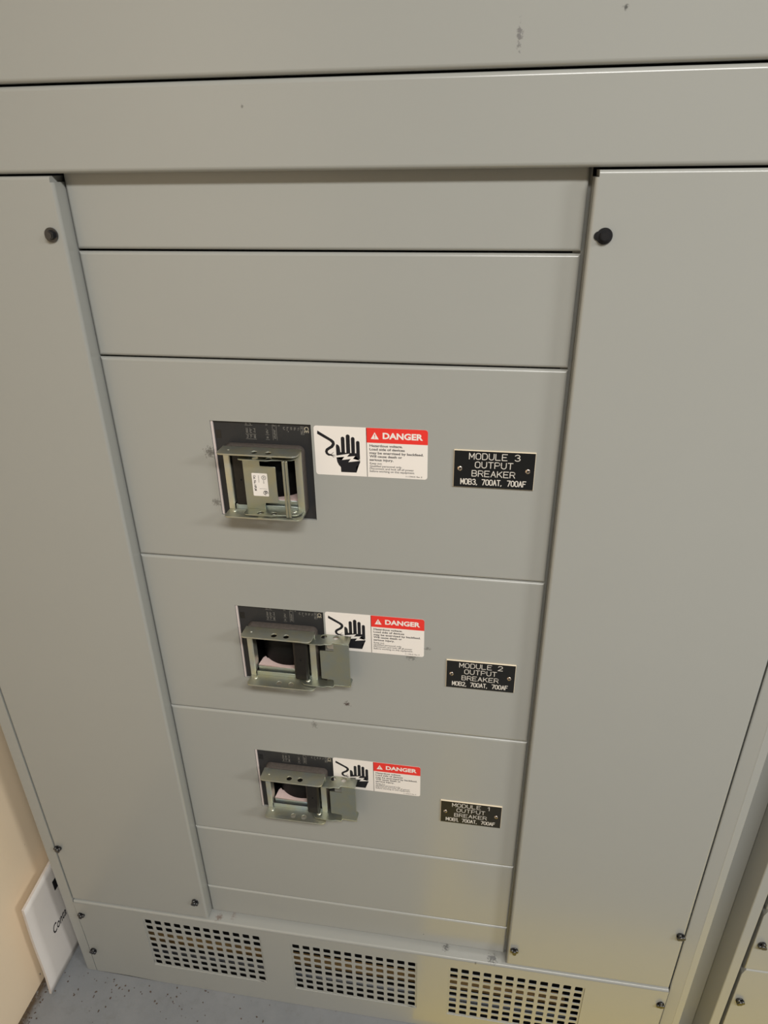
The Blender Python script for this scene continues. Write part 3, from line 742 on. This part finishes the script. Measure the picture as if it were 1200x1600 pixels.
        for f in bm.faces: f.material_index = 0
        n0 = len(bm.faces)
        for q in ink: bm.from_mesh(q)
        bm.faces.ensure_lookup_table()
        for f in bm.faces[n0:]: f.material_index = 1
        me = bpy.data.meshes.new('catalog_label'); bm.to_mesh(me); bm.free(); me.materials.append(M_white); me.materials.append(M_blackink)
        add('catalog_label', me, M_white, hs)
    return t
make_lock(LZ[0], 'zinc handle lock with its hasp closed and a white catalogue sticker on it', 0.0, True)
make_lock(LZ[1], 'zinc handle lock with hasp open to the right, over the middle breaker', R(179), False)
make_lock(LZ[2], 'zinc handle lock with hasp open to the right, lowest one above the vents', R(178), False)

# ------------------------------------------------------------------ white carton flap leaning by the wall
bx0 = thing('cardboard_box', 'flat white cardboard carton printed in script, standing between beige wall and cabinet', 'box', (-.76, .1, 0))
bm = bmesh.new(); nx, nz = 14, 14; g = {}
def bp(i, j, side):
    u, v = i / nx, j / nz
    y = -.0577 + .0128 * v + u * (.36 - .0128 * v); z = v * (.2560 + .050 * u) * 1.0 + .0005
    x = -.7550 - .002 * v * v + .0030 * sin(v * 7 + u * 3) * (1 - v * .5) * .6 - side * .0050
    return (x, y, z)
for s in (0, 1):
    for i in range(nx + 1):
        for j in range(nz + 1): g[i, j, s] = bm.verts.new(bp(i, j, s))
front_faces = []
for i in range(nx):
    for j in range(nz):
        f = bm.faces.new((g[i, j, 0], g[i + 1, j, 0], g[i + 1, j + 1, 0], g[i, j + 1, 0])); f.smooth = True; f.material_index = 0
        f = bm.faces.new((g[i, j, 1], g[i, j + 1, 1], g[i + 1, j + 1, 1], g[i + 1, j, 1])); f.smooth = True; f.material_index = 0
for i in range(nx):
    for j in (0, nz):
        f = bm.faces.new((g[i, j, 0], g[i + 1, j, 0], g[i + 1, j, 1], g[i, j, 1])); f.material_index = 1
for j in range(nz):
    for i in (0, nx):
        f = bm.faces.new((g[i, j, 0], g[i, j + 1, 0], g[i, j + 1, 1], g[i, j, 1])); f.material_index = 1
o = bm_obj('carton_board', bm, M_box, bx0); o.data.materials.append(M_boxedge)
def surf_x(y, z):      # face of the carton at (y,z)
    v = min(1, z / .262); u = (y + .0577 - .0128 * v) / (.36 - .0128 * v)
    return -.7550 - .002 * v * v + .0030 * sin(v * 7 + u * 3) * (1 - v * .5) * .6
me, a, b, H = text_mesh('Conta', 0, 1, 0, 1, 0, M_blackink, shear=.35, bold=.012)
y0, y1, zb, cap = -.0010, .0450, .112, .020
s = (y1 - y0) / (b - a)
for v in me.vertices:
    yy = y0 + (v.co.x - a) * s; zz = zb + v.co.y * cap / H
    v.co = Vector((surf_x(yy, zz) + .0006, yy, zz))
put('script_lettering', me, M_blackink, bx0)
bm = bmesh.new(); vs = []
for yy, zz in ((.0360, .199), (.0600, .199), (.0600, .226), (.0360, .226)): vs.append(bm.verts.new((surf_x(yy, zz) + .0007, yy, zz)))
bm.faces.new(vs); bm_obj('printed_square', bm, M_blackink, bx0)

# ------------------------------------------------------------------ crumbs of dirt on the floor
bm = bmesh.new(); rnd = random.Random(3)
spots = [(-.6816, -.0172), (-.656, -.0108), (-.614, -.0276), (-.5733, -.0265), (-.569, -.0300), (-.5158, -.0229), (-.5175, -.0262), (-.6417, -.0735), (-.6658, -.0403), (-.4614, -.0584), (-.633, -.036), (-.640, -.012), (-.63, -.022), (-.66, -.07), (-.66, -.076), (-.71, -.05), (-.735, -.03), (-.775, -.07), (-.768, -.055)]
for k in range(70): spots.append((rnd.uniform(-.78, -.30), -abs(rnd.gauss(0, .05)) - .004))
for k in range(40): spots.append((rnd.uniform(-.788, -.765), rnd.uniform(-.14, -.04)))
for (x, y) in spots:
    r = rnd.uniform(.0006, .0018)
    res = bmesh.ops.create_icosphere(bm, subdivisions=1, radius=r, matrix=Matrix.Translation((x, y, r * .3)) @ Matrix.Rotation(rnd.uniform(0, 6), 4, 'Z') @ Matrix.Diagonal((rnd.uniform(.8, 2.0), 1, .5, 1)))
    for v in res['verts']: v.co += Vector((rnd.uniform(-1, 1), rnd.uniform(-1, 1), 0)) * r * .25; v.co.z = max(v.co.z, .0001)
o = bm_obj('dirt_crumbs', bm, mat('brown_dirt', (.085, .06, .045), .9, var=.4, vscale=300)); meta(o, 'small brown crumbs of dirt scattered on the grey floor by the cabinet', 'dirt', kind='stuff')

# ------------------------------------------------------------------ yellow strips added out of view to mirror a yellow tint in the paint
bm = bmesh.new(); bx(bm, -.010, 1.6, -.260, -.010, .0002, .0008); bx(bm, -.010, .075, -.75, -.260, .0002, .0008)
o = bm_obj('added_yellow_reflector', bm, M_reflector); meta(o, 'added yellow strips on the floor, out of view, mirrored in the vent panel', 'added reflector')

# ------------------------------------------------------------------ ceiling light housings above their lamps
for i, (x, y, z, sx, sy, w, n) in enumerate(LAMPS):
    bm = bmesh.new()
    bx(bm, x - sx / 2 - .03, x + sx / 2 + .03, y - sy / 2 - .03, y + sy / 2 + .03, z + .02, 2.80)
    o = bm_obj('ceiling_light', bm, M_lampbox)
    meta(o, ['ceiling light panel above and behind the viewer', 'ceiling light panel further right in the room'][i], 'ceiling light')
